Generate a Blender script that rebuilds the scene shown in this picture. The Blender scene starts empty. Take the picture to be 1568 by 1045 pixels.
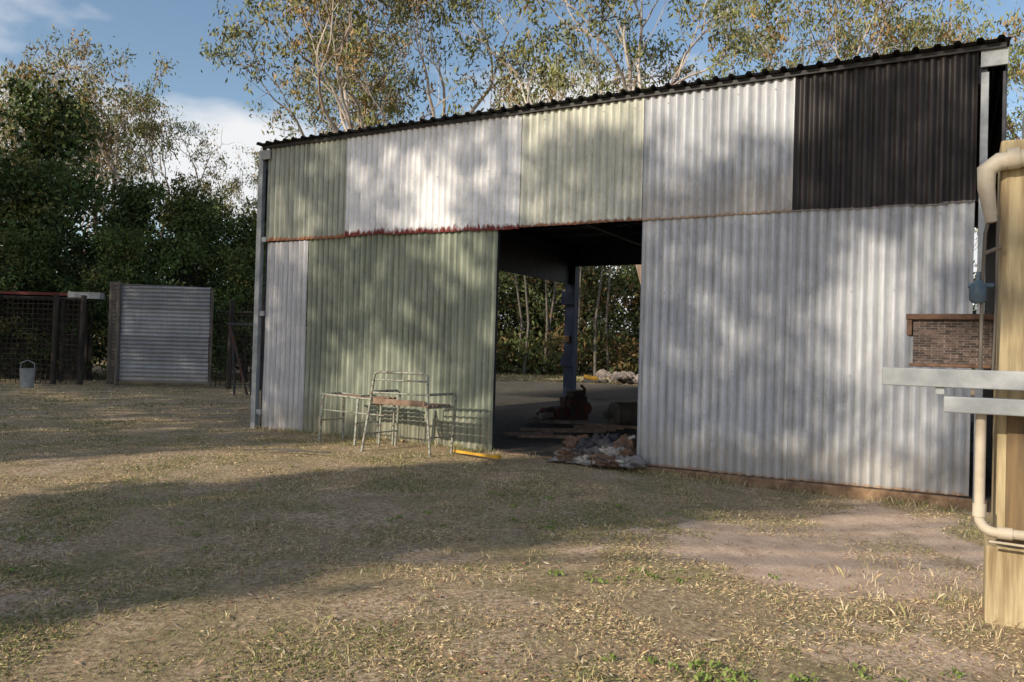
import bpy, math, numpy as np
from mathutils import Vector, Matrix
R=math.radians
rng=np.random.default_rng(7)
scene=bpy.context.scene
SUN_EL=R(25); SH=np.array([0.762,0.648]); TE=math.tan(SUN_EL)
# ---------------------------------------------------------------- noise
_T=np.random.default_rng(3).random((256,256))
def vn(x,y):
    xi=np.floor(x).astype(int); yi=np.floor(y).astype(int)
    fx=x-xi; fy=y-yi; fx=fx*fx*(3-2*fx); fy=fy*fy*(3-2*fy)
    a=_T[xi%256,yi%256]; b=_T[(xi+1)%256,yi%256]; c=_T[xi%256,(yi+1)%256]; d=_T[(xi+1)%256,(yi+1)%256]
    return (a*(1-fx)+b*fx)*(1-fy)+(c*(1-fx)+d*fx)*fy
def fbm(x,y,o=4):
    s=0;a=.5
    for i in range(o):
        s=s+a*vn(x*2**i+17*i+100,y*2**i+31*i+100); a*=.5
    return s/(1-.5**o)
def sst(a,b,x):
    t=np.clip((x-a)/(b-a),0,1); return t*t*(3-2*t)
# ---------------------------------------------------------------- mesh builder
class MB:
    def __init__(s): s.v=[];s.f=[];s.m=[];s.c=[];s.n=0
    def add(s,v,f,mi=0,col=(1,0,0,1)):
        v=np.asarray(v,float); f=np.asarray(f,int)
        s.v.append(v); s.f.append(f+s.n); s.m.append(np.full(len(f),mi))
        c=np.asarray(col,float)
        if c.ndim==1: c=np.tile(c,(len(v),1))
        s.c.append(c); s.n+=len(v)
    def build(s,name,mats,smooth=False,parent=None,bevel=0):
        v=np.concatenate(s.v)
        me=bpy.data.meshes.new(name)
        me.vertices.add(len(v)); me.vertices.foreach_set("co",v.astype(np.float32).ravel())
        li=np.concatenate([f.ravel() for f in s.f]); tot=np.concatenate([np.full(len(f),f.shape[1]) for f in s.f])
        st=np.concatenate([[0],np.cumsum(tot)[:-1]])
        me.loops.add(len(li)); me.loops.foreach_set("vertex_index",li.astype(np.int32))
        me.polygons.add(len(tot)); me.polygons.foreach_set("loop_start",st.astype(np.int32))
        me.polygons.foreach_set("material_index",np.concatenate(s.m).astype(np.int32))
        me.polygons.foreach_set("use_smooth",np.full(len(tot),smooth))
        me.update(calc_edges=True)
        a=me.color_attributes.new("col",'FLOAT_COLOR','POINT')
        a.data.foreach_set("color",np.concatenate(s.c).astype(np.float32).ravel())
        for m in mats: me.materials.append(m)
        ob=bpy.data.objects.new(name,me); scene.collection.objects.link(ob)
        if parent: ob.parent=parent
        if bevel:
            b=ob.modifiers.new("b",'BEVEL'); b.width=bevel; b.segments=2; b.limit_method='ANGLE'
        return ob
def nrm(a): 
    a=np.asarray(a,float); return a/(np.linalg.norm(a,axis=-1,keepdims=True)+1e-9)
def tube(mb,pts,rad,sides=8,mi=0,col=(1,0,0,1),cap=True):
    pts=np.asarray(pts,float); n=len(pts)
    rad=np.full(n,rad) if np.isscalar(rad) else np.asarray(rad,float)
    t=np.gradient(pts,axis=0); t=nrm(t)
    up=np.array([0,0,1.0]) if abs(t[0][2])<.9 else np.array([1.0,0,0])
    vs=[];u=nrm(up-t[0]*np.dot(up,t[0]))
    an=np.linspace(0,2*math.pi,sides,endpoint=False)
    for i in range(n):
        u=nrm(u-t[i]*np.dot(u,t[i])); w=np.cross(t[i],u)
        vs.append(pts[i]+rad[i]*(np.cos(an)[:,None]*u+np.sin(an)[:,None]*w))
    k=np.arange(sides); k2=(k+1)%sides
    f=np.concatenate([np.stack([i*sides+k,i*sides+k2,(i+1)*sides+k2,(i+1)*sides+k],1) for i in range(n-1)])
    mb.add(np.concatenate(vs),f,mi,col)
    if cap:
        for r,p in ((vs[0],0),(vs[-1],1)):
            idx=np.arange(sides)[::-1] if p==0 else np.arange(sides)
            mb.add(r,[idx],mi,col)
def box(mb,c,sz,ax=None,mi=0,col=(1,0,0,1)):
    ax=np.eye(3) if ax is None else np.asarray(ax,float)
    s=np.array([[x,y,z] for x in(-.5,.5) for y in(-.5,.5) for z in(-.5,.5)])*np.asarray(sz)
    v=np.asarray(c,float)+s@ax
    mb.add(v,[[0,1,3,2],[4,6,7,5],[0,4,5,1],[2,3,7,6],[0,2,6,4],[1,5,7,3]],mi,col)
def leaves(mb,c,L,Wd,r,mi=1,col=None,droop=0.3):
    n=len(c); a=nrm(r.normal(size=(n,3))+np.array([0,0,-droop*2])); b=nrm(np.cross(a,r.normal(size=(n,3))))
    s=r.uniform(.7,1.3,(n,1)); a=a*L*s*.5; b=b*Wd*s*.5
    v=np.stack([c-a,c+b-a*.1,c+a,c-b-a*.1],1).reshape(-1,3)
    mb.add(v,np.arange(4*n).reshape(n,4),mi,np.repeat(col,4,axis=0))
# ---------------------------------------------------------------- materials
def mat(name,rough=.8,metal=0.0):
    m=bpy.data.materials.new(name); m.use_nodes=True; nt=m.node_tree; b=nt.nodes["Principled BSDF"]
    b.inputs["Roughness"].default_value=rough; b.inputs["Metallic"].default_value=metal
    b.inputs["Specular IOR Level"].default_value=.3
    return m,nt,b
def N(nt,t,**k):
    n=nt.nodes.new(t)
    for a,b in k.items(): setattr(n,a,b)
    return n
def noise(nt,scale,vscale=(1,1,1),detail=4,rough=.6,rot=0):
    tc=N(nt,'ShaderNodeTexCoord'); mp=N(nt,'ShaderNodeMapping'); mp.inputs['Scale'].default_value=vscale
    mp.inputs['Rotation'].default_value=(0,0,rot)
    nt.links.new(tc.outputs['Object'],mp.inputs['Vector'])
    n=N(nt,'ShaderNodeTexNoise'); n.inputs['Scale'].default_value=scale; n.inputs['Detail'].default_value=detail; n.inputs['Roughness'].default_value=rough
    nt.links.new(mp.outputs[0],n.inputs['Vector']); return n.outputs['Fac']
def ramp(nt,src,stops):
    r=N(nt,'ShaderNodeValToRGB'); e=r.color_ramp.elements
    while len(e)<len(stops): e.new(.5)
    for i,(p,c) in enumerate(stops):
        e[i].position=p; e[i].color=(c,c,c,1) if np.isscalar(c) else (*c,1)
    nt.links.new(src,r.inputs[0]); return r.outputs[0]
def mix(nt,f,a,b,mode='MIX'):
    m=N(nt,'ShaderNodeMix',data_type='RGBA',blend_type=mode)
    for s,k in ((f,0),(a,6),(b,7)):
        if hasattr(s,'links'): nt.links.new(s,m.inputs[k])
        else: m.inputs[k].default_value=s if np.isscalar(s) else (*s,1)
    return m.outputs[2]
def math_(nt,op,a,b):
    m=N(nt,'ShaderNodeMath',operation=op)
    for i,s in enumerate((a,b)):
        if hasattr(s,'links'): nt.links.new(s,m.inputs[i])
        else: m.inputs[i].default_value=s
    return m.outputs[0]
def bump(nt,b,src,st,dist):
    n=N(nt,'ShaderNodeBump'); n.inputs['Strength'].default_value=st; n.inputs['Distance'].default_value=dist
    nt.links.new(src,n.inputs['Height']); nt.links.new(n.outputs[0],b.inputs['Normal'])
def attr(nt):
    a=N(nt,'ShaderNodeAttribute',attribute_name='col'); s=N(nt,'ShaderNodeSeparateColor'); nt.links.new(a.outputs['Color'],s.inputs[0])
    return a.outputs['Color'],s.outputs
def simple(name,c1,c2,scale=6,rough=.8,metal=0,vs=(1,1,1),bs=.3,lo=.35,hi=.65):
    m,nt,b=mat(name,rough,metal); f=noise(nt,scale,vs,5)
    nt.links.new(ramp(nt,f,[(lo,c1),(hi,c2)]),b.inputs['Base Color'])
    if bs: bump(nt,b,f,bs,.01)
    return m
def sheetmat(name,base,dirt,rustc=(.22,.06,.03),rustw=.05,rough=.55,metal=.1,dirtamt=.6,streak=.3,spots=.0,splash=.35,rib_dark=.5):
    m,nt,b=mat(name,rough,metal); _,s=attr(nt)
    big=noise(nt,1.1,(1,1,1.3),4); st=noise(nt,3,(6,6,.25),4,.65); fine=noise(nt,14,(2,2,.5),5,.7)
    c=mix(nt,math_(nt,'MULTIPLY',ramp(nt,big,[(.38,0),(.66,1)]),dirtamt),base,dirt)
    dk=ramp(nt,st,[(.3,(1-streak,)*3),(.6,(1,1,1))]); c=mix(nt,1.0,c,dk,'MULTIPLY')
    dk2=ramp(nt,fine,[(.3,(.85,.85,.83)),(.6,(1,1,1))]); c=mix(nt,1.0,c,dk2,'MULTIPLY')
    tone=N(nt,'ShaderNodeCombineColor')
    for i in range(3): nt.links.new(s[0],tone.inputs[i])
    c=mix(nt,1.0,c,tone.outputs[0],'MULTIPLY')
    # rib shading painted as darker corrugation valleys (B attribute), broken up by noise
    rib_shade=math_(nt,'MULTIPLY',s[2],ramp(nt,noise(nt,2.2,(1.5,1.5,.6),4),[(.3,.55),(.65,1)]))
    c=mix(nt,1.0,c,ramp(nt,rib_shade,[(0,(1,1,1)),(1,(rib_dark,rib_dark,rib_dark*.97))]),'MULTIPLY')
    rn=noise(nt,9,(1.6,1.6,.7),5,.7)
    if splash:
        d2=math_(nt,'SUBTRACT',s[1],math_(nt,'MULTIPLY',rn,.5)); sf=math_(nt,'MULTIPLY',ramp(nt,d2,[(0.0,1),(.3,0)]),splash); c=mix(nt,sf,c,(.30,.25,.18))
    d=math_(nt,'SUBTRACT',s[1],math_(nt,'MULTIPLY',math_(nt,'SUBTRACT',rn,.38),rustw*5))
    rf=ramp(nt,d,[(0.0,1),(max(rustw*.9,.01),0)])
    c=mix(nt,rf,c,rustc)
    if spots:
        sp=ramp(nt,noise(nt,5,(1,1,.6),6,.75),[(.64,0),(.72,spots)]); c=mix(nt,sp,c,(.25,.15,.09))
    nt.links.new(c,b.inputs['Base Color'])
    return m
M={}
M['white']=sheetmat('sheet_white',(.88,.88,.91),(.79,.80,.83),(.15,.025,.022),.06,dirtamt=.5,streak=.12,splash=0,rib_dark=.68)
M['cream']=sheetmat('sheet_cream_green',(.76,.765,.68),(.62,.64,.54),(.20,.09,.05),.03,splash=0,rib_dark=.52)
M['green']=sheetmat('sheet_faded_green',(.42,.455,.36),(.30,.34,.265),(.16,.12,.08),.02,streak=.4,spots=.35,dirtamt=.8,rib_dark=.40)
M['ugreen']=sheetmat('sheet_mildew',(.48,.50,.43),(.33,.36,.29),(.30,.12,.06),.04,spots=.3,splash=0,rib_dark=.42)
M['zinc']=sheetmat('sheet_zinc',(.60,.62,.67),(.49,.51,.56),(.35,.24,.17),.02,spots=.12,dirtamt=.9,streak=.22,rib_dark=.47)
M['zinc2']=sheetmat('sheet_zinc_pale',(.72,.72,.76),(.60,.60,.62),(.35,.26,.2),.03)
M['black']=sheetmat('sheet_black',(.040,.032,.033),(.09,.076,.077),(.3,.27,.27),.004,rough=.5,streak=.7,splash=0,rib_dark=.35)
M['roof']=simple('roof_edge',(.02,.02,.022),(.05,.05,.05),4,.6)
M['steel']=simple('galv_steel',(.25,.27,.29),(.38,.40,.42),7,.5,.2,bs=.1)
M['darksteel']=simple('dark_steel',(.03,.035,.045),(.06,.06,.07),7,.6,.2,bs=.1)
M['blue']=simple('blue_steel',(.012,.022,.06),(.02,.035,.075),7,.6,bs=.1)
M['rust']=simple('rust',(.075,.045,.032),(.16,.095,.065),14,.9,.0,bs=.6)
M['seat']=simple('weathered_slats',(.16,.10,.07),(.28,.2,.15),11,.9,vs=(1,1,1),bs=.5)
M['redrust']=simple('engine_red',(.13,.045,.03),(.07,.055,.05),9,.8,.1,bs=.5,lo=.40,hi=.5)
M['redpaint']=simple('red_paint',(.16,.03,.025),(.1,.03,.025),9,.7)
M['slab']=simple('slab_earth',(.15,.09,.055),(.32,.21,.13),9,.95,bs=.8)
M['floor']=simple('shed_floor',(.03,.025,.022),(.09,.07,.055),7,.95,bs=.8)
M['chair']=simple('painted_chair',(.33,.36,.31),(.17,.12,.09),22,.65,.1,bs=.3,lo=.46,hi=.60)
M['yellow']=simple('yellow_paint',(.75,.42,.03),(.5,.28,.05),8,.6)
M['pvc']=simple('pvc_pipe',(.55,.49,.39),(.38,.32,.24),5,.5,bs=.1)
M['pvcg']=simple('pvc_grey',(.30,.31,.31),(.40,.40,.39),6,.5,bs=.1)
M['timber']=simple('weathered_timber',(.50,.41,.25),(.22,.155,.085),2.2,.85,vs=(7,7,.5),bs=.6,lo=.42,hi=.66)
M['darktimber']=simple('dark_timber',(.22,.15,.08),(.11,.08,.05),2.5,.9,vs=(7,7,.5),bs=.6)
M['greytimber']=simple('grey_timber',(.09,.08,.07),(.17,.15,.13),4,.9,vs=(6,6,.6),bs=.5)
M['bark']=simple('gum_bark',(.24,.17,.13),(.58,.52,.46),1.6,.9,vs=(1,1,.5),bs=.4,lo=.36,hi=.58)
M['darkbark']=simple('dark_bark',(.022,.02,.018),(.06,.05,.043),3,.95,vs=(2,2,.5))
M['rag1']=simple('cloth_grey',(.15,.145,.145),(.30,.28,.27),9,.95,bs=.4)
M['rag2']=simple('cloth_dark',(.03,.03,.035),(.08,.075,.08),9,.95,bs=.4)
M['rag3']=simple('cloth_brown',(.10,.06,.04),(.17,.11,.08),9,.95,bs=.4)
M['stone']=simple('rubble',(.12,.1,.09),(.3,.26,.23),5,.95)
M['bluepl']=simple('blue_valve',(.05,.09,.13),(.1,.14,.18),8,.4,bs=.1)
def leafmat(name,a,b_,c):
    m,nt,b=mat(name,.65); _,s=attr(nt)
    col=mix(nt,s[0],a,b_); col=mix(nt,s[1],col,c)
    nt.links.new(col,b.inputs['Base Color']); return m
M['gumleaf']=leafmat('gum_leaves',(.085,.105,.04),(.27,.28,.09),(.37,.22,.09))
M['darkleaf']=leafmat('dark_leaves',(.025,.043,.015),(.08,.13,.028),(.18,.17,.05))
M['bush']=leafmat('bush_leaves',(.018,.028,.012),(.085,.11,.03),(.20,.12,.05))
M['weed']=leafmat('weed_leaves',(.12,.19,.04),(.2,.28,.06),(.3,.28,.1))
m,nt,b=mat('grass_blades',.85); c,_=attr(nt); nt.links.new(c,b.inputs['Base Color']); M['grass']=m
m,nt,b=mat('ground_soil',.95); _,s=attr(nt)
f1=noise(nt,30,detail=6,rough=.75); f2=noise(nt,1.7,detail=4); f3=noise(nt,60,detail=5,rough=.8); f4=noise(nt,4,detail=5,rough=.65)
th=ramp(nt,f1,[(.3,(.13,.088,.055)),(.48,(.37,.27,.165)),(.66,(.62,.49,.32))])
th=mix(nt,ramp(nt,f2,[(.48,0),(.66,.5)]),th,(.17,.17,.065))
ba=ramp(nt,f3,[(.3,(.40,.27,.19)),(.5,(.68,.51,.39)),(.7,(.80,.64,.51))])
ba=mix(nt,ramp(nt,f4,[(.45,0),(.62,.5)]),ba,(.40,.27,.18))
ff=math_(nt,'ADD',s[0],math_(nt,'MULTIPLY',math_(nt,'SUBTRACT',f1,.5),1.3))
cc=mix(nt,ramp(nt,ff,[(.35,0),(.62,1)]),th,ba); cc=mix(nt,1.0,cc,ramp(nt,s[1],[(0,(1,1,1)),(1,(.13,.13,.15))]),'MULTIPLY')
nt.links.new(cc,b.inputs['Base Color']); bump(nt,b,f1,.9,.03); M['ground']=m
m,nt,b=mat('brick_grille',.9); tc=N(nt,'ShaderNodeTexCoord'); mp=N(nt,'ShaderNodeMapping'); mp.inputs['Rotation'].default_value=(R(90),0,0)
nt.links.new(tc.outputs['Generated'],mp.inputs[0]); br=N(nt,'ShaderNodeTexBrick'); br.inputs['Scale'].default_value=4.5; br.inputs['Mortar Size'].default_value=.014
br.inputs['Color1'].default_value=(.15,.11,.095,1); br.inputs['Color2'].default_value=(.05,.04,.038,1); br.inputs['Mortar'].default_value=(.22,.19,.17,1)
nt.links.new(mp.outputs[0],br.inputs[0]); nb_=noise(nt,40,detail=4); cb=mix(nt,1.0,br.outputs[0],ramp(nt,nb_,[(.3,(.45,.42,.4)),(.65,(1.0,1.0,1.0))]),'MULTIPLY'); nt.links.new(cb,b.inputs['Base Color']); M['brick']=m
# ---------------------------------------------------------------- shed frame of reference
D=np.array([.873,-.4878,0]); NI=np.array([.4878,.873,0]); UP=np.array([0,0,1.0]); AX=np.array([D,NI,UP])
L0=np.array([-4.033,12.94,0])
def Wp(u,n,v): return L0+D*u+NI*n+UP*v
def empty(name,loc=(0,0,0)):
    e=bpy.data.objects.new(name,None); scene.collection.objects.link(e); e.empty_display_size=.3; return e
shed=empty('corrugated_iron_shed')
PITCH=.105
def sheets(name,u0,u1,vb,vt,n,mt,width=.76,amp=.015,rag=.0,parent=shed,dark=.0,seed=0):
    r=np.random.default_rng(seed+int(u0*100)); mb=MB(); nn=max(1,round((u1-u0)/width)); w=(u1-u0)/nn
    for i in range(nn):
        a=u0+i*w; bb=a+w+(.04 if i<nn-1 else 0)
        us=np.arange(a,bb+1e-6,PITCH/10); rows=14; tt=np.linspace(0,1,rows)
        dv=r.uniform(-.012,.012); vb_=vb+dv+r.normal()*rag; tilt=r.uniform(-.01,.01)+r.normal()*rag*.5
        tone=1-r.uniform(0,.13)-dark*r.uniform(0,1)
        U,T=np.meshgrid(us,tt); lo=vb_+(U-a)*tilt+rag*1.2*(fbm(U*3+seed,U*0+5,3)-.5); V=lo+(vt-lo)*T
        cs=np.cos(2*np.pi*U/PITCH); prof=np.sign(cs)*np.abs(cs)**.8
        off=n-amp*prof-(.003 if i%2 else 0)+.035*(fbm(U*.9+seed*7,V*.8,3)-.5)*sst(0,.3,V-vb)
        bend=.02*(fbm(U*5,U*0+seed,2)-.5)*np.exp(-(V-lo)/.12); off=off+bend
        P=L0+U[...,None]*D+off[...,None]*NI+V[...,None]*UP
        m_,k=U.shape; idx=np.arange(m_*k).reshape(m_,k)
        f=np.stack([idx[:-1,:-1],idx[:-1,1:],idx[1:,1:],idx[1:,:-1]],-1).reshape(-1,4)
        edge=np.clip(1-(U-a)/.02,0,1)*.9
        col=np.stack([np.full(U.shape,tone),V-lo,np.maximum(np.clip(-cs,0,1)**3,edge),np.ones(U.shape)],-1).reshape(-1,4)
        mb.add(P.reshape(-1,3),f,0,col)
    sc=MB()
    if mt!='black':
        for v in [x for x in (.25,1.2,2.1,2.9,3.1,3.8,4.4) if vb+.04<x<vt-.04]:
            for k in range(int(u0/PITCH)+1,int(u1/PITCH)):
                if k%4==0 and r.random()<.8: box(sc,Wp(k*PITCH,n-amp-.006,v+r.uniform(-.012,.012)),(.010,.008,.010),AX)
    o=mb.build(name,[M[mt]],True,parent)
    if sc.n: sc.build(name+'_screws',[M['steel']],False,parent)
    return o
sheets('lower_pale_sheet',.02,.91,-.01,3.0,.0,'zinc2',rag=.008)
sheets('lower_green_sheets',.90,4.35,-.03,3.08,.012,'green',dark=.08,rag=.01,seed=1)
sheets('right_sheets_a',6.42,8.2,.0,3.03,.0,'zinc',seed=2)
sheets('right_sheets_b',8.19,9.97,.0,3.03,-.006,'zinc',dark=.05,seed=3)
sheets('upper_mildew_sheets',.02,1.70,2.98,4.52,-.03,'ugreen',rag=.018,seed=4)
sheets('upper_white_sheets',1.69,4.70,3.0,4.52,-.036,'white',rag=.022,seed=5)
sheets('upper_cream_sheets',4.69,6.42,3.02,4.52,-.03,'cream',rag=.012,seed=6)
sheets('upper_zinc_sheets',6.42,8.2,3.0,4.52,-.026,'zinc',seed=7)
sheets('upper_black_sheets',8.19,9.97,3.0,4.52,-.03,'black',seed=8,dark=.4,width=.3)
DEP=12.0
mb=MB(); us=np.arange(-.14,10.26,.02); pr=(np.abs(((us/.19)%1)-.5)<.16)*.032
ns=np.linspace(-.16,DEP+.2,10)
for k,(o) in enumerate((0,-.008)):
    U,Nn=np.meshgrid(us,ns); V=4.585+np.tile(pr,(len(ns),1))+o-0.005*Nn
    P=L0+U[...,None]*D+Nn[...,None]*NI+V[...,None]*UP; a,b_=U.shape; idx=np.arange(a*b_).reshape(a,b_)
    mb.add(P.reshape(-1,3),np.stack([idx[:-1,:-1],idx[:-1,1:],idx[1:,1:],idx[1:,:-1]],-1).reshape(-1,4))
mb.build('roof',[M['roof']],False,shed)
mb=MB(); box(mb,Wp(5.06,-.06,4.545),(10.3,.03,.05),AX); mb.build('fascia',[M['roof']],False,shed)
mb=MB()
def post(u,n,v0,v1,s=.12,mi=0): box(mb,Wp(u,n,(v0+v1)/2),(s,s*.8,v1-v0),AX,mi)
post(-.13,-.02,-.05,4.5,.1); post(-.055,.06,-.05,4.4,.03,1)
box(mb,Wp(.0,-.075,4.42),(.2,.03,.15),AX,2)
for v in (3.05,1.85,.25): box(mb,Wp(-.03,-.025,v),(.1,.03,.08),AX,0)
post(10.03,-.02,-.12,4.3,.07); post(10.2,.0,-.12,4.3,.03,1)
box(mb,Wp(10.11,-.03,4.44),(.24,.03,.17),AX,0)
mb.build('corner_posts',[M['steel'],M['darksteel'],M['pvcg']],False,shed,.004)
mb=MB()
for u in (4.26,6.5): box(mb,Wp(u,.09,2.2),(.1,.08,4.5),AX,0)
for n in np.arange(.1,DEP+.1,1.19): box(mb,Wp(5.03,n,4.5),(10.1,.06,.12),AX)
for v in (3.05,1.85,.5):
    box(mb,Wp(2.15,.07,v),(4.3,.06,.09),AX); box(mb,Wp(8.3,.07,v),(3.6,.06,.09),AX)
box(mb,Wp(5.4,.07,3.2),(2.2,.06,.25),AX)
for u in (-.02,2.6,5.1,7.6,10.0): box(mb,Wp(u,DEP/2,4.3),(.1,DEP,.2),AX)
for u in (5.1,10.0): box(mb,Wp(u,DEP,2.1),(.16,.16,4.3),AX)
box(mb,Wp(-.02,4,2.1),(.16,.16,4.3),AX)
mb.build('frame',[M['darksteel']],False,shed)
mb=MB(); box(mb,Wp(-.1,DEP,2.15),(.3,.3,4.4),AX,0); box(mb,Wp(-.1,DEP-.22,2.95),(.42,.14,.4),AX,0); box(mb,Wp(-.12,DEP-.2,1.1),(.36,.1,.3),AX,0); box(mb,Wp(-.12,DEP-.2,1.75),(.16,.1,.2),AX,1)
mb.build('back_corner_post',[M['blue'],M['rust']],False,shed,.01)
mb=MB(); box(mb,Wp(5.0,DEP+.1,4.23),(10.24,.02,.65),AX); 
box(mb,Wp(-.13,6.08,3.95),(.02,12.2,1.2),AX); box(mb,Wp(10.22,6.1,2.2),(.02,11.9,4.7),AX)
mb.build('side_cladding',[M['darksteel']],False,shed)
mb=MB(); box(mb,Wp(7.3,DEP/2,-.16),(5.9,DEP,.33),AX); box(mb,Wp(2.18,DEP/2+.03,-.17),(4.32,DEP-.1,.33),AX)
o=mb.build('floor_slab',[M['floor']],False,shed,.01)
mb=MB(); box(mb,Wp(8.25,-.012,-.14),(3.75,.06,.262),AX); box(mb,Wp(5.4,-.0,-.14),(1.95,.06,.26),AX); mb.build('slab_edge',[M['slab']],False,shed,.015)
# ---------------------------------------------------------------- ground
def bare(x,y):
    wx=x+1.0*(fbm(x*1.5,y*1.5,4)-.5); wy=y+1.0*(fbm(x*1.5+30,y*1.5,4)-.5)
    e=np.exp(-(((wx-2.1)/1.15)**2+((wy-5.7)/.8)**2)**1.1)*1.15
    e2=np.exp(-(((wx-3.1)/1.3)**2+((wy-7.2)/.9)**2))*.6+np.exp(-(((wx+1.75)/.3)**2+((wy-3.9)/.3)**2))*.45+np.exp(-(((wx-3.0)/.8)**2+((wy-4.4)/.6)**2))*.35
    nb=sst(.50,.70,fbm(x*1.9+4,y*1.9,4))*.42
    return np.clip(e+e2+nb,0,1)
def uv(x,y): 
    rx=x-L0[0]; ry=y-L0[1]; return rx*D[0]+ry*D[1], rx*NI[0]+ry*NI[1]
def gh(x,y):
    r=np.hypot(x,y); u,n=uv(x,y)
    h=-.12*sst(.3,3.2,x)*(1-sst(14,24,y))+.05*(fbm(x*.7,y*.7,4)-.5)*(1-sst(30,60,r))+.02*(fbm(x*6,y*6,3)-.5)*(1-sst(14,20,r))
    ins=sst(0,.15,n)*(1-sst(DEP-.2,DEP,n))*sst(-.1,.05,u)*(1-sst(10.1,10.3,u)); return h-.15*ins-.015
ax_=lambda a,b,st: np.arange(a,b,st)
gx=np.concatenate([-np.geomspace(7.2,450,60)[::-1],ax_(-7,6.01,.06),np.geomspace(6.2,450,60)])
gy=np.concatenate([-np.geomspace(.5,450,45)[::-1],ax_(0,2,.2),ax_(2,14,.06),14+np.geomspace(.1,450,110)])
X,Y=np.meshgrid(gx,gy); Z=gh(X,Y); a,b_=X.shape; idx=np.arange(a*b_).reshape(a,b_)
u,n=uv(X,Y); bz=bare(X,Y)
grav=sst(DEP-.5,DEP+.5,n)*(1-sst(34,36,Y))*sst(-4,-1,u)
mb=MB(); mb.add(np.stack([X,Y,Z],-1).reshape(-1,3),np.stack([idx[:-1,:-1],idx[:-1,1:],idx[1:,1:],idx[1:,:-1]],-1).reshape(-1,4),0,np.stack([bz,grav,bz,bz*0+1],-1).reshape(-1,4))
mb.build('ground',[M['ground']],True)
# grass
r=rng
P=np.array([[.72,.58,.35],[.54,.41,.24],[.34,.24,.15],[.80,.70,.49]]); G=np.array([[.18,.21,.08],[.28,.29,.11],[.40,.38,.17]])
mb=MB()
def grassband(NB,r0,r1,a0,a1,ls,ws=1.0):
    rad=r0+(r1-r0)*r.random(NB); th=r.uniform(R(a0),R(a1),NB); x=rad*np.sin(th); y=rad*np.cos(th)
    bz=bare(x,y); u,n=uv(x,y); dens=fbm(x*2.2+9,y*2.2,3)
    keep=(r.random(NB)>np.clip(bz*1.15,0,.98))&(r.random(NB)<sst(.3,.62,dens)*.85+.15)&~((n>-.03)&(u>-.2)&(u<10.3)&(n<DEP))
    x=x[keep];y=y[keep];rad=rad[keep];k=len(x); dens=dens[keep]
    g=fbm(x*.9+40,y*.9+3,4)+.25*(fbm(x*5,y*5,2)-.5); green=sst(.46,.64,g)
    pc=P[r.choice(4,k,p=[.38,.3,.24,.08])]; gc=G[r.integers(0,3,k)]
    isg=(r.random(k)<.10+.5*green)[:,None]; col=np.where(isg,gc,pc)*r.uniform(.72,1.1,(k,1))
    L=r.uniform(.014,.046,k)*(.5+.8*dens)*ls; flat=np.where(isg[:,0],.9,2.0); w=(.0007+.00036*rad)*ws
    d=nrm(np.stack([r.normal(size=k)*flat,r.normal(size=k)*flat,np.abs(r.normal(size=k))*.7+.2],1)); sd=nrm(np.cross(d,[0,0,1]))
    p0=np.stack([x,y,gh(x,y)-.003],1); side=sd*w[:,None]
    mid=p0+d*L[:,None]*.55; tip=p0+d*L[:,None]+np.array([0,0,-1])*L[:,None]*.25
    V=np.stack([p0-side,p0+side,mid+side*.8,tip,mid-side*.8],1).reshape(-1,3)
    mb.add(V,np.arange(5*k).reshape(k,5),0,np.repeat(np.concatenate([col,np.ones((k,1))],1),5,axis=0))
grassband(500000,2.4,15,-39,39,1); grassband(60000,14,34,-40,-12,1.8); grassband(30000,36,47,-10,18,4.5,1.2)
mb.build('grass',[M['grass']])
mb=MB()
def tuft(cx,cy,nb,hh,spread,gp=.3):
    x=cx+r.normal(size=nb)*spread; y=cy+r.normal(size=nb)*spread
    d=nrm(np.stack([r.normal(size=nb)*.35,r.normal(size=nb)*.35,np.ones(nb)],1)); L=hh*r.uniform(.4,1.1,nb)
    sd=nrm(np.stack([r.normal(size=nb),r.normal(size=nb),np.zeros(nb)],1))*.0022
    p0=np.stack([x,y,gh(x,y)-.005],1); mid=p0+d*L[:,None]*.6; tip=p0+d*L[:,None]+np.concatenate([d[:,:2]*L[:,None]*.5,-L[:,None]*.1],1)
    V=np.stack([p0-sd,p0+sd,mid+sd*.8,tip,mid-sd*.8],1).reshape(-1,3)
    col=np.where((r.random(nb)<gp)[:,None],G[r.integers(0,3,nb)],P[r.choice(4,nb)]*.85); mb.add(V,np.arange(5*nb).reshape(nb,5),0,np.repeat(np.concatenate([col,np.ones((nb,1))],1),5,axis=0))
for i in range(110):
    uu=r.uniform(-.2,9.9); 
    if 4.4<uu<6.3 and r.random()<.8: continue
    p=Wp(uu,-.08-abs(r.normal())*.08,0); tuft(p[0],p[1],22,.11,.05,.5)
for i in range(240):
    a=r.uniform(-.6,.62); q=r.uniform(3,10); px,py=q*math.sin(a),q*math.cos(a)
    if uv(px,py)[1]<-.2 and bare(px,py)<.5: tuft(px,py,12,.06,.03,.35)
for i in range(40): tuft(r.normal(2.75,.35),r.normal(5.0,.45),12,.10,.06,.25)
mb.build('dry_grass_tufts',[M['grass']])
mb=MB()
for (cx,cy,k,s) in [(.95,3.45,14,.2),(1.45,3.35,16,.25),(1.9,3.6,8,.25),(.55,4.9,7,.2),(-.1,6.3,8,.5),(.3,7.2,10,.5),(1.2,5.0,4,.2),(-2,5,6,.8),(-2.5,8,6,1)]:
    for j in range(k):
        px,py=cx+r.normal()*s,cy+r.normal()*s*.5
        if uv(px,py)[1]>-.3: continue
        nl=14; c=np.stack([px+r.normal(size=nl)*.02,py+r.normal(size=nl)*.02,gh(px,py)+.008+r.random(nl)*.02],1)
        leaves(mb,c,.026,.014,r,0,np.stack([r.random(nl),r.random(nl)*.3,np.zeros(nl),np.ones(nl)],1),-.3)
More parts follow.
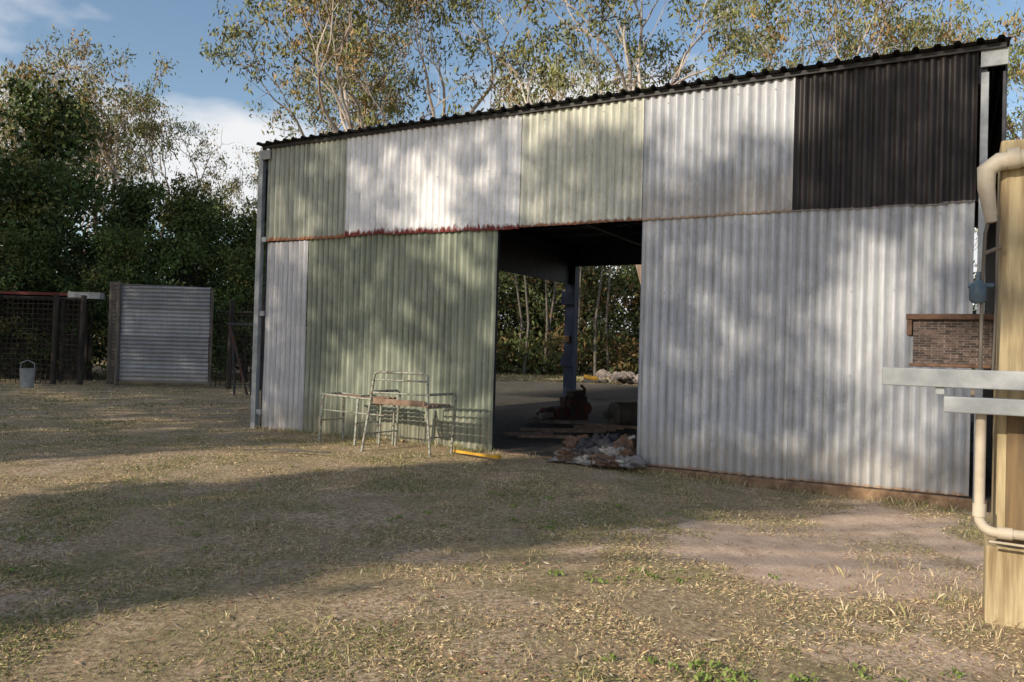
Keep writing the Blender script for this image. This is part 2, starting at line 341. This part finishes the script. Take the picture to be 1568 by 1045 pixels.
mb.build('weeds',[M['weed']])
mb=MB(); k=3600; rad_=2.6+9*r.random(k); th_=r.uniform(-.66,.66,k); lx=rad_*np.sin(th_); ly=rad_*np.cos(th_); ok=uv(lx,ly)[1]<-.1; lx=lx[ok];ly=ly[ok];k=len(lx)
a=r.uniform(0,6.28,k); A=np.stack([np.cos(a),np.sin(a),r.normal(size=k)*.2],1)*.03; B=np.stack([-np.sin(a),np.cos(a),r.normal(size=k)*.3],1)*.005
c=np.stack([lx,ly,gh(lx,ly)+.014],1); V=np.stack([c-A,c+B,c+A,c-B],1).reshape(-1,3); cl=np.array([[.3,.17,.1],[.42,.28,.18],[.5,.42,.3],[.2,.1,.07]])[r.integers(0,4,k)]
mb.add(V,np.arange(4*k).reshape(k,4),0,np.repeat(np.concatenate([cl,np.ones((k,1))],1),4,axis=0)); mb.build('leaf_litter',[M['grass']])
# ---------------------------------------------------------------- trees
def clump(mb,c,n,sig,L,Wd,r,tan=.15,mi=1,droop=.3,flat=.7):
    P_=c+r.normal(size=(n,3))*np.array([sig,sig,sig*flat]); t=r.random(); tn=1 if r.random()<tan else 0
    col=np.stack([np.clip(t*.7+r.random(n)*.4,0,1),np.clip(tn*.6+r.random(n)*.3*(.3+tn),0,1),np.zeros(n),np.ones(n)],1); leaves(mb,P_,L,Wd,r,mi,col,droop)
def gum(seed,H,tan=.2):
    r=np.random.default_rng(seed); mb=MB(); tips=[]
    def grow(p,d,L,rad,lvl):
        pts=[p];n=5;dd=d.copy()
        for i in range(n):
            dd=nrm(dd+r.normal(size=3)*.17+np.array([0,0,.06])); pts.append(pts[-1]+dd*L/n)
        r1=rad*.68; tube(mb,pts,np.linspace(rad,r1,n+1),7 if lvl>2 else 4,0,cap=False)
        e=pts[-1]
        if lvl==0: tips.append(e); return
        if lvl==1 and r.random()<.6: tips.append(pts[3])
        nc=3 if r.random()<.5 else 2
        for j in range(nc):
            s=nrm(np.cross(dd,r.normal(size=3))); an=r.uniform(.35,.85); grow(e,nrm(dd*math.cos(an)+s*math.sin(an)+[0,0,.15]),L*r.uniform(.62,.82),r1*r.uniform(.65,.88),lvl-1)
        if 0<lvl<5 and r.random()<.75:
            s=nrm(np.cross(dd,r.normal(size=3))); grow(pts[3],nrm(dd*.6+s),L*.6,r1*.5,max(lvl-2,0))
    grow(np.zeros(3),np.array([0,0,1.0]),H*.30,H*.0145,5)
    for e in tips:
        if r.random()<.12: continue
        for j in range(2): clump(mb,e+r.normal(size=3)*.28,int(r.uniform(14,32)),r.uniform(.16,.28),.22,.07,r,tan,droop=.6,flat=.8)
    o=mb.build('gum_src',[M['bark'],M['gumleaf']],False); me=o.data; bpy.data.objects.remove(o)
    co=np.empty(len(me.vertices)*3,np.float32); me.vertices.foreach_get('co',co); co=co.reshape(-1,3); z=H/np.percentile(co[:,2],99.5)
    co*=np.array([1,1,z],np.float32); me.vertices.foreach_set('co',co.ravel()); return me
def dense(seed,H):
    r=np.random.default_rng(seed); mb=MB(); tube(mb,[[0,0,-.2],[.1,.1,H*.3],[-.1,0,H*.6],[0,.1,H*.85]],[.2,.16,.12,.05],7,0)
    for i in range(130):
        a=r.uniform(0,6.28); h=r.uniform(.05,1)**.8; prof=math.sin(min(1,h*1.1+.12)*math.pi)**.6 if h<.9 else .35
        rr=H*.36*max(prof,.25)*r.uniform(.25,1.15)**.8; c=np.array([math.cos(a)*rr,math.sin(a)*rr,h*H])
        if i%3==0: tube(mb,[[0,0,c[2]*.6],c*[.5,.5,.85],c],[.05,.035,.015],4,0,cap=False)
        clump(mb,c,85,r.uniform(.28,.55),.24,.11,r,.1)
    o=mb.build('d_src',[M['darkbark'],M['darkleaf']],False); me=o.data; bpy.data.objects.remove(o); return me
gums=[gum(s,18,t) for s,t in ((11,.2),(12,.4),(13,.15),(14,.3),(15,.1))]
dens_=[dense(21,10),dense(22,9),dense(23,9.5)]
def place(me,nm,x,y,sc,rot,z=-.1):
    o=bpy.data.objects.new(nm,me); scene.collection.objects.link(o); o.location=(x,y,z); o.scale=(sc,)*3; o.rotation_euler=(0,0,rot)
i=0
for px,z,H in [(505,35,18),(620,38,18.5),(735,34,19),(860,60,24),(1010,32,19),(1130,42,20),(1215,34,18.5),(1360,37,19),(1590,36,18),(1480,58,22),(130,42,14.5),(215,40,15.5),(300,44,15),(20,36,14),(60,50,16.5),(370,52,13)]:
    place(gums[i%5],'shade_tree',(px-796)*z/1220,z,H/18,i*1.9); i+=1
for x,y,s in [(-17.5,29,.86),(-15,31,.78),(-12.6,30,.72),(-10.4,31,.7),(-8.6,33,.72),(-19.5,33,1.15),(-14,36,.85),(-11,37,.85),(-6.5,38,.75),(-21,28,1.12),(-9.5,28.5,.5),(-13.6,27.6,.52),(-16.5,27.0,.55)]:
    place(dens_[i%3],'forest_tree',x,y,s,i*2.3); i+=1
for x in (-5,-1.5,2,5.5,9,12.5): place(dens_[i%3],'forest_tree',x,58+(i%3)*2,.98,i*2.3); i+=1
mb=MB()
for i in range(1500):
    x=r.uniform(-48,48) if i<1200 else r.uniform(-6,14); y=r.uniform(50,61) if r.random()<.85 else r.uniform(46,50)
    h=r.random()**1.4*(7.5 if y>50 else 2.5); clump(mb,np.array([x,y,h+.2]),80,r.uniform(.55,.95),.38,.15,r,.25,0)
for i in range(34):
    x=r.uniform(-10,16); y=r.uniform(45,51); tube(mb,[[x,y,0],[x+r.normal()*.15,y,3],[x+r.normal()*.4,y,7]],[.1,.08,.05],5,1)
mb.build('bushland',[M['bush'],M['greytimber']])
# unseen trees behind / left of the viewpoint, crowns shaped to throw the shade
def sw(s,w,h): return np.array([s*SH[0]+w*SH[1], s*SH[1]-w*SH[0], h])
def dfn(w,q):
    f=fbm(np.array(w*.75+3.),np.array(q*.85+11.),3)
    def pat(cov,soft=.07): return float(np.clip((f-(.5+(.5-cov)*.42))/soft+.5,0,1))
    uu=np.clip((w+12.47)/.9375,0,10); wp_=L0+D*uu; hv=q-(wp_[0]*SH[0]+wp_[1]*SH[1])*TE   # height up the shed wall (negative: falls on the lawn)
    if w>-4.3: return 0 if hv<.1 else pat(.40)
    if w>-7.7: return 1.0 if hv<-.1 else (pat(.66) if hv<2.6 else pat(.48))
    if w>-10.4: return .0 if hv<.15 else pat(.5 if hv<3 else .2)
    if w>-12.4: return .95 if hv<-.6 else pat(.3)
    return (.95 if not(1.75<q<2.25) else .08) if q<12.6 else .0
trunks=[-6.1,-11.6,-18,-25,-32,-39,-46]; TB=[MB() for _ in trunks]; cnt=[0]*len(trunks)
st=.42
for w in np.arange(-47,2.5,st):
    for q in np.arange(-.6,13,st):
        if q>9.5 and w>-12.4: continue
        if r.random()>dfn(w,q): continue
        s0=-r.uniform(14,19); ww=w+r.normal()*.07; qq=q+r.normal()*.07
        k=int(np.argmin([abs(ww-t) for t in trunks])); h=qq-s0*TE
        c=sw(s0,ww,h); clump(TB[k],c,66 if (-7.8<w<-4.2 and q<3.9) else 44,.21,.26,.14,r,.2,1,.3,.9); cnt[k]+=1
        if cnt[k]%6==0:
            t0=sw(-17,trunks[k],h*.62); tube(TB[k],[t0,(t0+c)/2+[0,0,.3],c],[.05,.035,.015],5,0,cap=False)
for k,t in enumerate(trunks):
    b0=sw(-17,t,-.3); tube(TB[k],[b0,b0+[.1,0,3],b0+[-.1,.2,7],b0+[.1,.1,12]],[.32,.25,.18,.06],10,0)
    TB[k].build('shade_tree',[M['bark'],M['gumleaf']])
# ---------------------------------------------------------------- objects by the shed
ch=empty('metal_garden_chair')
mb=MB()
def ln(pts,rad=.014,mi=0): tube(mb,[Wp(*p) for p in pts],rad,8,mi)
ln([(3.08,-1.18,-.02),(3.12,-1.1,.55),(3.16,-1.06,1.0),(3.22,-1.05,1.03),(3.9,-1.0,1.03),(3.97,-1.0,1.0),(3.99,-1.02,.55),(4.04,-1.0,-.04)],.018)
ln([(3.15,-1.06,.93),(3.97,-1.0,.93)],.012)
ln([(3.14,-1.08,.76),(3.98,-1.01,.76)],.012)
for uu in (3.2,4.12): ln([(uu-.06,-.55,-.02),(uu,-.56,.74),(uu-.02,-.6,.77),(uu-.08,-1.06,.77)],.017)
ln([(3.12,-1.1,.60),(3.2,-.55,.60)],.013); ln([(4.0,-1.02,.60),(4.1,-.55,.60)],.013)
ln([(3.1,-1.14,.22),(3.17,-.55,.22)],.01); ln([(4.02,-1.02,.22),(4.08,-.55,.22)],.01); ln([(3.2,-.56,.6),(4.1,-.56,.6)],.013)
mb.build('frame',[M['chair']],True,ch)
mb=MB()
for k in range(5): box(mb,Wp(3.6,-1.04+k*.11,.62),(.88,.07,.018),AX)
box(mb,Wp(3.56,-1.06,.655),(.84,.03,.06),AX); mb.build('seat_slats',[M['seat']],False,ch,.004)
be=empty('metal_bench_frame'); mb=MB()
for uu in (1.98,2.62): 
    ln([(uu,-.78,-.02),(uu+.02,-.76,.62),(uu+.02,-.7,.67),(uu+.04,-.42,.67),(uu+.05,-.36,.62),(uu+.05,-.34,-.02)],.018); ln([(uu,-.77,.3),(uu+.05,-.35,.3)],.01)
ln([(1.98,-.76,.67),(3.1,-.76,.63)],.015); ln([(1.98,-.38,.67),(3.1,-.38,.63)],.015); ln([(1.98,-.76,.45),(3.1,-.76,.43)],.01)
ln([(2.98,-.7,.0),(3.0,-.7,.63)],.016); ln([(2.98,-.4,.0),(3.0,-.4,.63)],.016)
mb.build('frame',[M['chair']],True,be)
mb=MB()
for k in range(4): box(mb,Wp(2.5,-.74+k*.115,.655),(1.0,.06,.016),AX)
mb.build('slats',[M['seat']],False,be)
qa=[nrm([.66,-.6,0]),nrm([.6,.66,0]),UP]
mb=MB(); box(mb,[-.44,10.16,.03],[.74,.05,.035],qa); box(mb,[-.15,9.9,.035],[.1,.08,.045],qa); mb.build('yellow_bar',[M['yellow']],False,None,.008)
mb=MB(); 
for a_,b2 in (((-3.3,9.9),(-2.5,9.95)),((-3.0,10.1),(-2.3,9.85)),((-2.9,9.75),(-2.2,9.9))): tube(mb,[[*a_,.03],[(a_[0]+b2[0])/2,(a_[1]+b2[1])/2,.05],[*b2,.03]],.008,5)
mb.build('fallen_sticks',[M['greytimber']],True)
def rag(mb,c,s,mi,seed,rough=1.0):
    nu,nv=60,34; U,V=np.meshgrid(np.linspace(0,2*np.pi,nu,endpoint=False),np.linspace(0,np.pi,nv))
    d=np.stack([np.cos(U)*np.sin(V),np.sin(U)*np.sin(V),np.cos(V)],-1)
    k1=fbm(d[...,0]*1.6+seed+5,d[...,1]*1.6+d[...,2]*1.4+seed,2); k2=np.abs(fbm(d[...,0]*2.4+d[...,2]*1.2+seed*3,d[...,1]*2.4+d[...,2]*2+9,2)-.5)
    rr=1+rough*(1.5*(k1-.5)-1.6*k2+.2)
    p=d*rr[...,None]*s; p[...,2]=np.maximum(p[...,2],-.3*s[2]); p=p@AX+c; idx=np.arange(nu*nv).reshape(nv,nu); nx=np.roll(idx,-1,1)
    mb.add(p.reshape(-1,3),np.stack([idx[:-1],nx[:-1],nx[1:],idx[1:]],-1).reshape(-1,4),mi)
mb=MB()
for k,(uu,nn,vv,sx,sy,sz,mi) in enumerate([(5.48,-.18,.02,.15,.12,.07,0),(5.64,-.2,.03,.15,.12,.09,2),(5.78,-.05,.05,.17,.17,.13,1),(5.62,.15,.07,.18,.18,.14,2),(5.95,-.2,.04,.17,.12,.1,1),(6.2,-.14,.05,.18,.14,.10,0),(5.95,.15,.09,.2,.22,.15,1),(6.3,.1,.10,.13,.18,.16,2),(6.05,-.05,.10,.14,.12,.09,0),(6.38,-.22,.03,.15,.12,.08,0),(5.8,-.3,.0,.15,.08,.05,0),(6.15,-.3,.02,.14,.08,.06,2)]):
    rag(mb,Wp(uu,nn,vv),np.array([sx,sy,sz])*1.1,mi,k+3,1.3)
mb.build('rag_pile',[M['rag1'],M['rag2'],M['rag3']],True)
mb=MB()
for a_,b2,rr in (((5.5,.5,.08),(6.4,.9,.2),.03),((5.55,-.30,.04),(6.15,.05,.2),.02),((5.85,.3,.1),(6.38,.0,.34),.022),((6.0,-.38,.03),(6.4,-.25,.07),.03)): tube(mb,[Wp(*a_),Wp(*b2)],rr,10)
mb.build('scrap_pipes',[M['pvcg']],True)
en=empty('old_engine'); e0=np.array([.95,15.0,.02]); ea=[nrm([.9,.43,.12]),nrm([-.43,.9,0]),nrm([-.1,-.05,1])]; mb=MB()
box(mb,e0+[.25,0,.30],(.36,.40,.42),ea); box(mb,e0+[.28,.02,.55],(.26,.24,.14),ea); box(mb,e0+[.0,-.05,.2],(.3,.34,.24),ea)
for k in range(4): tube(mb,[e0+[.08+k*.1,-.2,.25],e0+[.06+k*.1,-.26,.42],e0+[.1+k*.1,-.12,.52]],.022,8)
tube(mb,[e0+[.44,-.16,.3],e0+[.46,.06,.31]],[.13,.13],18); tube(mb,[e0+[.42,0,.3],e0+[.44,0,.66],e0+[.38,.05,.72]],.03,8)
for k in range(7): rag(mb,e0+np.array([-.3+.11*k+r.normal()*.03,r.normal()*.1,.1+r.random()*.12]),np.array([.13,.12,.1]),0,k+80,.8)
mb.build('block',[M['redrust']],False,en,.01)
mb=MB(); box(mb,e0+[-.05,-.25,.05],(1.2,.1,.07)); box(mb,e0+[-.05,.2,.05],(1.2,.1,.07)); box(mb,e0+[-.28,-.2,.16],(.26,.12,.10),ea); mb.build('skid',[M['stone']],False,en,.006)
mb=MB(); c=np.array([2.1,14.6,.24]); tube(mb,[c-[.25,.1,0],c-[.22,.09,0],c+[.22,.09,0],c+[.25,.1,0]],[.2,.24,.24,.2],20); tube(mb,[c-[.4,.16,0],c+[.4,.16,0]],.06,10); mb.build('steel_drum_roller',[M['greytimber']],False)
mb=MB()
for k in range(7): 
    a_=r.uniform(-.5,.5); q=np.array([math.cos(a_),math.sin(a_),0]); box(mb,[.3+k*.24,12.6+r.uniform(-.5,1.2),.05+k*.012],(r.uniform(.7,1.4),.12,.04),[q,[-q[1],q[0],0],UP])
mb.build('timber_planks',[M['seat']])
mb=MB()
for k in range(16): rag(mb,np.array([4.9+r.normal()*.7,37+r.normal()*.5,.05+r.random()*.3]),np.array([.4,.3,.22]),0,k+40,.6)
mb.build('rubble_pile',[M['stone']])
mb=MB(); tube(mb,[[3.3,36,.3],[3.9,35.8,.22]],.09,8); mb.build('orange_pipe',[M['yellow']])
# ---------------------------------------------------------------- left yard fence
pen=empty('corrugated_iron_pen'); mb=MB(); us=np.linspace(-11.75,-9.09,12); zs=np.arange(.12,3.0,.0125); U,Zz=np.meshgrid(us,zs)
Yy=23.9+.02*np.cos(2*np.pi*Zz/.12)-(.02*(np.floor(Zz/.76)%2))+.04*(fbm(U,Zz,2)-.5); idx=np.arange(U.size).reshape(U.shape)
mb.add(np.stack([U,Yy,Zz],-1).reshape(-1,3),np.stack([idx[:-1,:-1],idx[:-1,1:],idx[1:,1:],idx[1:,:-1]],-1).reshape(-1,4),0,np.stack([.85-.2*(np.floor(Zz/.76)%2),Zz,.5-.5*np.cos(2*np.pi*Zz/.12),Zz],-1).reshape(-1,4)); mb.build('front_sheets',[M['zinc']],True,pen)
mb=MB(); tube(mb,[[-11.8,23.85,0],[-11.8,23.85,3.1]],.07,8); tube(mb,[[-9.05,23.95,0],[-9.05,23.95,2.95]],.05,8); tube(mb,[[-12.4,24.7,0],[-12.4,24.7,3.15]],.12,8); tube(mb,[[-11.8,23.9,3.02],[-9.05,23.95,2.98]],.03,6)
for k in range(26): box(mb,[-12.1,24.3,.12+k*.118],(.62,.05,.085),[nrm([.6,-.8,0]),nrm([.8,.6,0]),UP])
mb.build('posts_and_slats',[M['greytimber']],False,pen)
fe=empty('wire_yard_fence'); mb=MB()
for x_ in (-17.5,-15.3,-13.55,-12.75,-8.35,-7.4): tube(mb,[[x_,23.6,0],[x_+.03,23.6,2.65]],.08,8)
for x0,x1,yy,h in ((-18,-12.7,23.66,2.55),(-9.0,-6.2,24.3,2.3)):
    for zz in np.arange(.1,h,.15): tube(mb,[[x0,yy,zz],[x1,yy,zz+.02]],.012,4,cap=False)
    for x_ in np.arange(x0,x1,.15): tube(mb,[[x_,yy,0],[x_,yy,h]],.012,4,cap=False)
    tube(mb,[[x0,yy,h],[x1,yy,h]],.035,6)
mb.build('posts_and_mesh',[M['darkbark']],False,fe)
mb=MB(); box(mb,[-16.2,25.8,2.74],(4.6,1.8,.09)); box(mb,[-13.4,25.0,2.72],(1.0,.3,.2),None,1); box(mb,[-16.2,25.8,2.6],(4.4,1.7,.1),None,2); box(mb,[-16.2,26.6,1.3],(4.4,.06,2.6),None,2)
for x_ in(-18.3,-14.1): box(mb,[x_,25.0,1.3],(.1,.1,2.6),None,2); box(mb,[x_,26.4,1.3],(.1,.1,2.6),None,2)
mb.build('red_roofed_lean_to',[M['redpaint'],M['steel'],M['darkbark']],False)
mb=MB(); tube(mb,[[-13.1,21.6,0],[-13.1,21.6,.5],[-13.1,21.6,.52]],[.16,.19,.2],16); tube(mb,[[-13.3,21.6,.5],[-13.28,21.6,.66],[-13.1,21.6,.74],[-12.92,21.6,.66],[-12.9,21.6,.5]],.012,6); mb.build('metal_bucket',[M['steel']],True)
sd_=empty('steel_stand'); mb=MB(); box(mb,[-7.1,21,1.86],(.7,.5,.06)); tube(mb,[[-7.2,20.8,0],[-7.3,20.8,1.86]],.03,6); tube(mb,[[-6.9,21.2,0],[-6.85,21.2,1.86]],.03,6); mb.build('top_and_legs',[M['darksteel']],False,sd_)
mb=MB(); tube(mb,[[-7.35,20.75,1.8],[-6.85,20.75,.02]],.035,6); mb.build('brace',[M['redrust']],False,sd_)
# ---------------------------------------------------------------- right post assembly
tp=empty('timber_post')
mb=MB(); pc=np.array([2.765,4.56,0])+D*.19+NI*.19
box(mb,pc+[0,0,1.52],(.36,.36,2.24),AX); box(mb,pc-D*.015-NI*.015+[0,0,.07],(.40,.40,.50),AX); mb.build('post_body',[M['timber']],False,tp,.012)
mb=MB(); box(mb,pc+D*.02+[0,0,.36],(.30,.33,.09),AX); box(mb,pc-D*.06-NI*.185+[0,0,.76],(.13,.02,.74),AX); mb.build('dark_battens',[M['darktimber']],False,tp,.006)
mb=MB(); box(mb,pc+D*.12+[0,0,2.75],(.36,.36,.2),AX); mb.build('junction_box',[M['pvcg']],False,None,.01)
rl=empty('steel_rail'); mb=MB(); p0=np.array([2.33,4.95,1.265]); box(mb,p0+D*.65-NI*.30,(1.3,.06,.105),AX); box(mb,p0+D*.92-NI*.33+[0,0,-.145],(1.2,.07,.09),AX); box(mb,p0+D*.3-NI*.29+[0,0,-.075],(.05,.04,.04),AX)
mb.build('beams',[M['steel']],False,rl,.006)
he=empty('rusty_grille_box'); c0=np.array([2.73,4.86,1.475]); mb=MB(); box(mb,c0-NI*.0,(.50,.2,.27),AX); mb.build('brick_face',[M['brick']],False,he)
mb=MB(); box(mb,c0+[0,0,.155],(.58,.26,.035),AX); box(mb,c0-D*.27+[0,0,.1],(.03,.24,.12),AX); box(mb,c0+D*.265,(.03,.23,.3),AX); box(mb,c0+[0,0,-.14],(.54,.23,.02),AX); mb.build('hood',[M['rust']],False,he,.006)
wp=empty('water_pipes'); mb=MB()
def arc(c,a,b2,r0,n=6): return [np.asarray(c)+r0*(1-math.cos(t))*np.asarray(a)+r0*math.sin(t)*np.asarray(b2) for t in np.linspace(0,math.pi/2,n)]
B0=np.array([2.64,4.47,0])
pts=[B0+[0,0,1.15],B0+[0,0,.8],B0+[0,0,.52]]+arc(B0+[0,0,.50],D,-UP,.08)+[B0+D*.3+[0,0,.42],B0+D*.9+[0,0,.42]]
tube(mb,pts,.027,14); tube(mb,[B0+[0,0,.57],B0+[0,0,.5]],.034,14); tube(mb,[B0+D*.09+[0,0,.42],B0+D*.16+[0,0,.42]],.034,14)
tube(mb,[B0+D*.05-NI*.02+[0,0,.37],B0+D*.9-NI*.02+[0,0,.35]],.008,6)
mb.build('lower_pipe',[M['pvc']],True,wp)
mb=MB(); T0=np.array([2.69,4.55,0])
pts=[T0+D*.9+[0,0,2.54],T0+D*.2+[0,0,2.52],T0+D*.06+[0,0,2.505],T0+D*.0+[0,0,2.46],T0+[0,0,2.36],T0+D*.03+[0,0,2.16]]
tube(mb,pts,[.05,.05,.052,.052,.045,.03],14); tube(mb,[T0+D*.1+[0,0,2.515],T0+D*.16+[0,0,2.52]],.06,14)
mb.build('upper_pipe',[M['pvc']],True,wp)
mb=MB(); tube(mb,[T0+D*.03+[0,0,2.25],T0+D*.0+[0,0,2.1],T0-D*.01+[0,0,1.8],T0-D*.01+[0,0,1.3]],.010,8); tube(mb,[T0+D*.06+[0,0,2.2],T0+D*.06+[0,0,1.7],T0+D*.05+[0,0,1.3]],.008,8)
tube(mb,[T0-D*.01+[0,0,1.98],T0+D*.08+[0,0,2.02]],.012,8); mb.build('conduits',[M['greytimber']],True,wp)
vv=empty('water_valve'); mb=MB(); V0=T0-D*.03; tube(mb,[V0+[0,0,1.70],V0+[0,0,1.72],V0+[0,0,1.8],V0+[0,0,1.83]],[.03,.045,.045,.02],14); tube(mb,[V0+[0,0,1.83],V0+[0,0,1.88]],.012,8); tube(mb,[V0-D*.05+[0,0,1.8],V0+D*.08+[0,0,1.8]],.014,8); mb.build('body',[M['bluepl']],True,vv)
# ---------------------------------------------------------------- sun, sky, camera
dv=Vector((SH[0]*math.cos(SUN_EL),SH[1]*math.cos(SUN_EL),-math.sin(SUN_EL)))
sl=bpy.data.lights.new('sun','SUN'); sl.energy=5.0; sl.angle=R(.5); sl.color=(1,.88,.70); so=bpy.data.objects.new('sun',sl); scene.collection.objects.link(so); so.rotation_euler=dv.to_track_quat('-Z','Y').to_euler()
wd=bpy.data.worlds.new("World"); scene.world=wd; wd.use_nodes=True; nt=wd.node_tree; bg=nt.nodes['Background']
sk=N(nt,'ShaderNodeTexSky',sky_type='NISHITA'); sk.sun_disc=False; sk.sun_elevation=SUN_EL; sk.sun_rotation=math.atan2(-SH[0],-SH[1])%(2*math.pi); sk.air_density=1.0; sk.dust_density=.8; sk.ozone_density=1.3
tc=N(nt,'ShaderNodeTexCoord'); mp=N(nt,'ShaderNodeMapping'); mp.inputs['Scale'].default_value=(1,1,2.4); mp.inputs['Location'].default_value=(.35,.1,.0); nt.links.new(tc.outputs['Generated'],mp.inputs[0])
nz=N(nt,'ShaderNodeTexNoise'); nz.inputs['Scale'].default_value=2.9; nz.inputs['Detail'].default_value=8; nz.inputs['Roughness'].default_value=.5; nt.links.new(mp.outputs[0],nz.inputs[0])
sx=N(nt,'ShaderNodeSeparateXYZ'); nt.links.new(tc.outputs['Generated'],sx.inputs[0])
lowc=ramp(nt,sx.outputs['Z'],[(.2,1),(.45,0)])
nn_=math_(nt,'ADD',nz.outputs['Fac'],math_(nt,'MULTIPLY',lowc,.12))
cf=ramp(nt,nn_,[(.53,0),(.66,1)])
skc=mix(nt,1.0,sk.outputs[0],(1.65,1.65,1.6),'MULTIPLY')
col=mix(nt,cf,skc,(9.4,9.5,9.7)); nt.links.new(col,bg.inputs[0]); bg.inputs[1].default_value=.095
cam=bpy.data.cameras.new('camera'); co=bpy.data.objects.new('camera',cam); scene.collection.objects.link(co); scene.camera=co
cam.sensor_width=36; cam.lens=36*1220/1568; cam.clip_end=2000
co.matrix_world=Matrix.Translation((0,0,1.35))@Matrix.Rotation(R(90.73),4,'X')@Matrix.Rotation(R(1.6),4,'Z')
scene.view_settings.view_transform='Standard'; scene.view_settings.look='None'; scene.view_settings.exposure=0
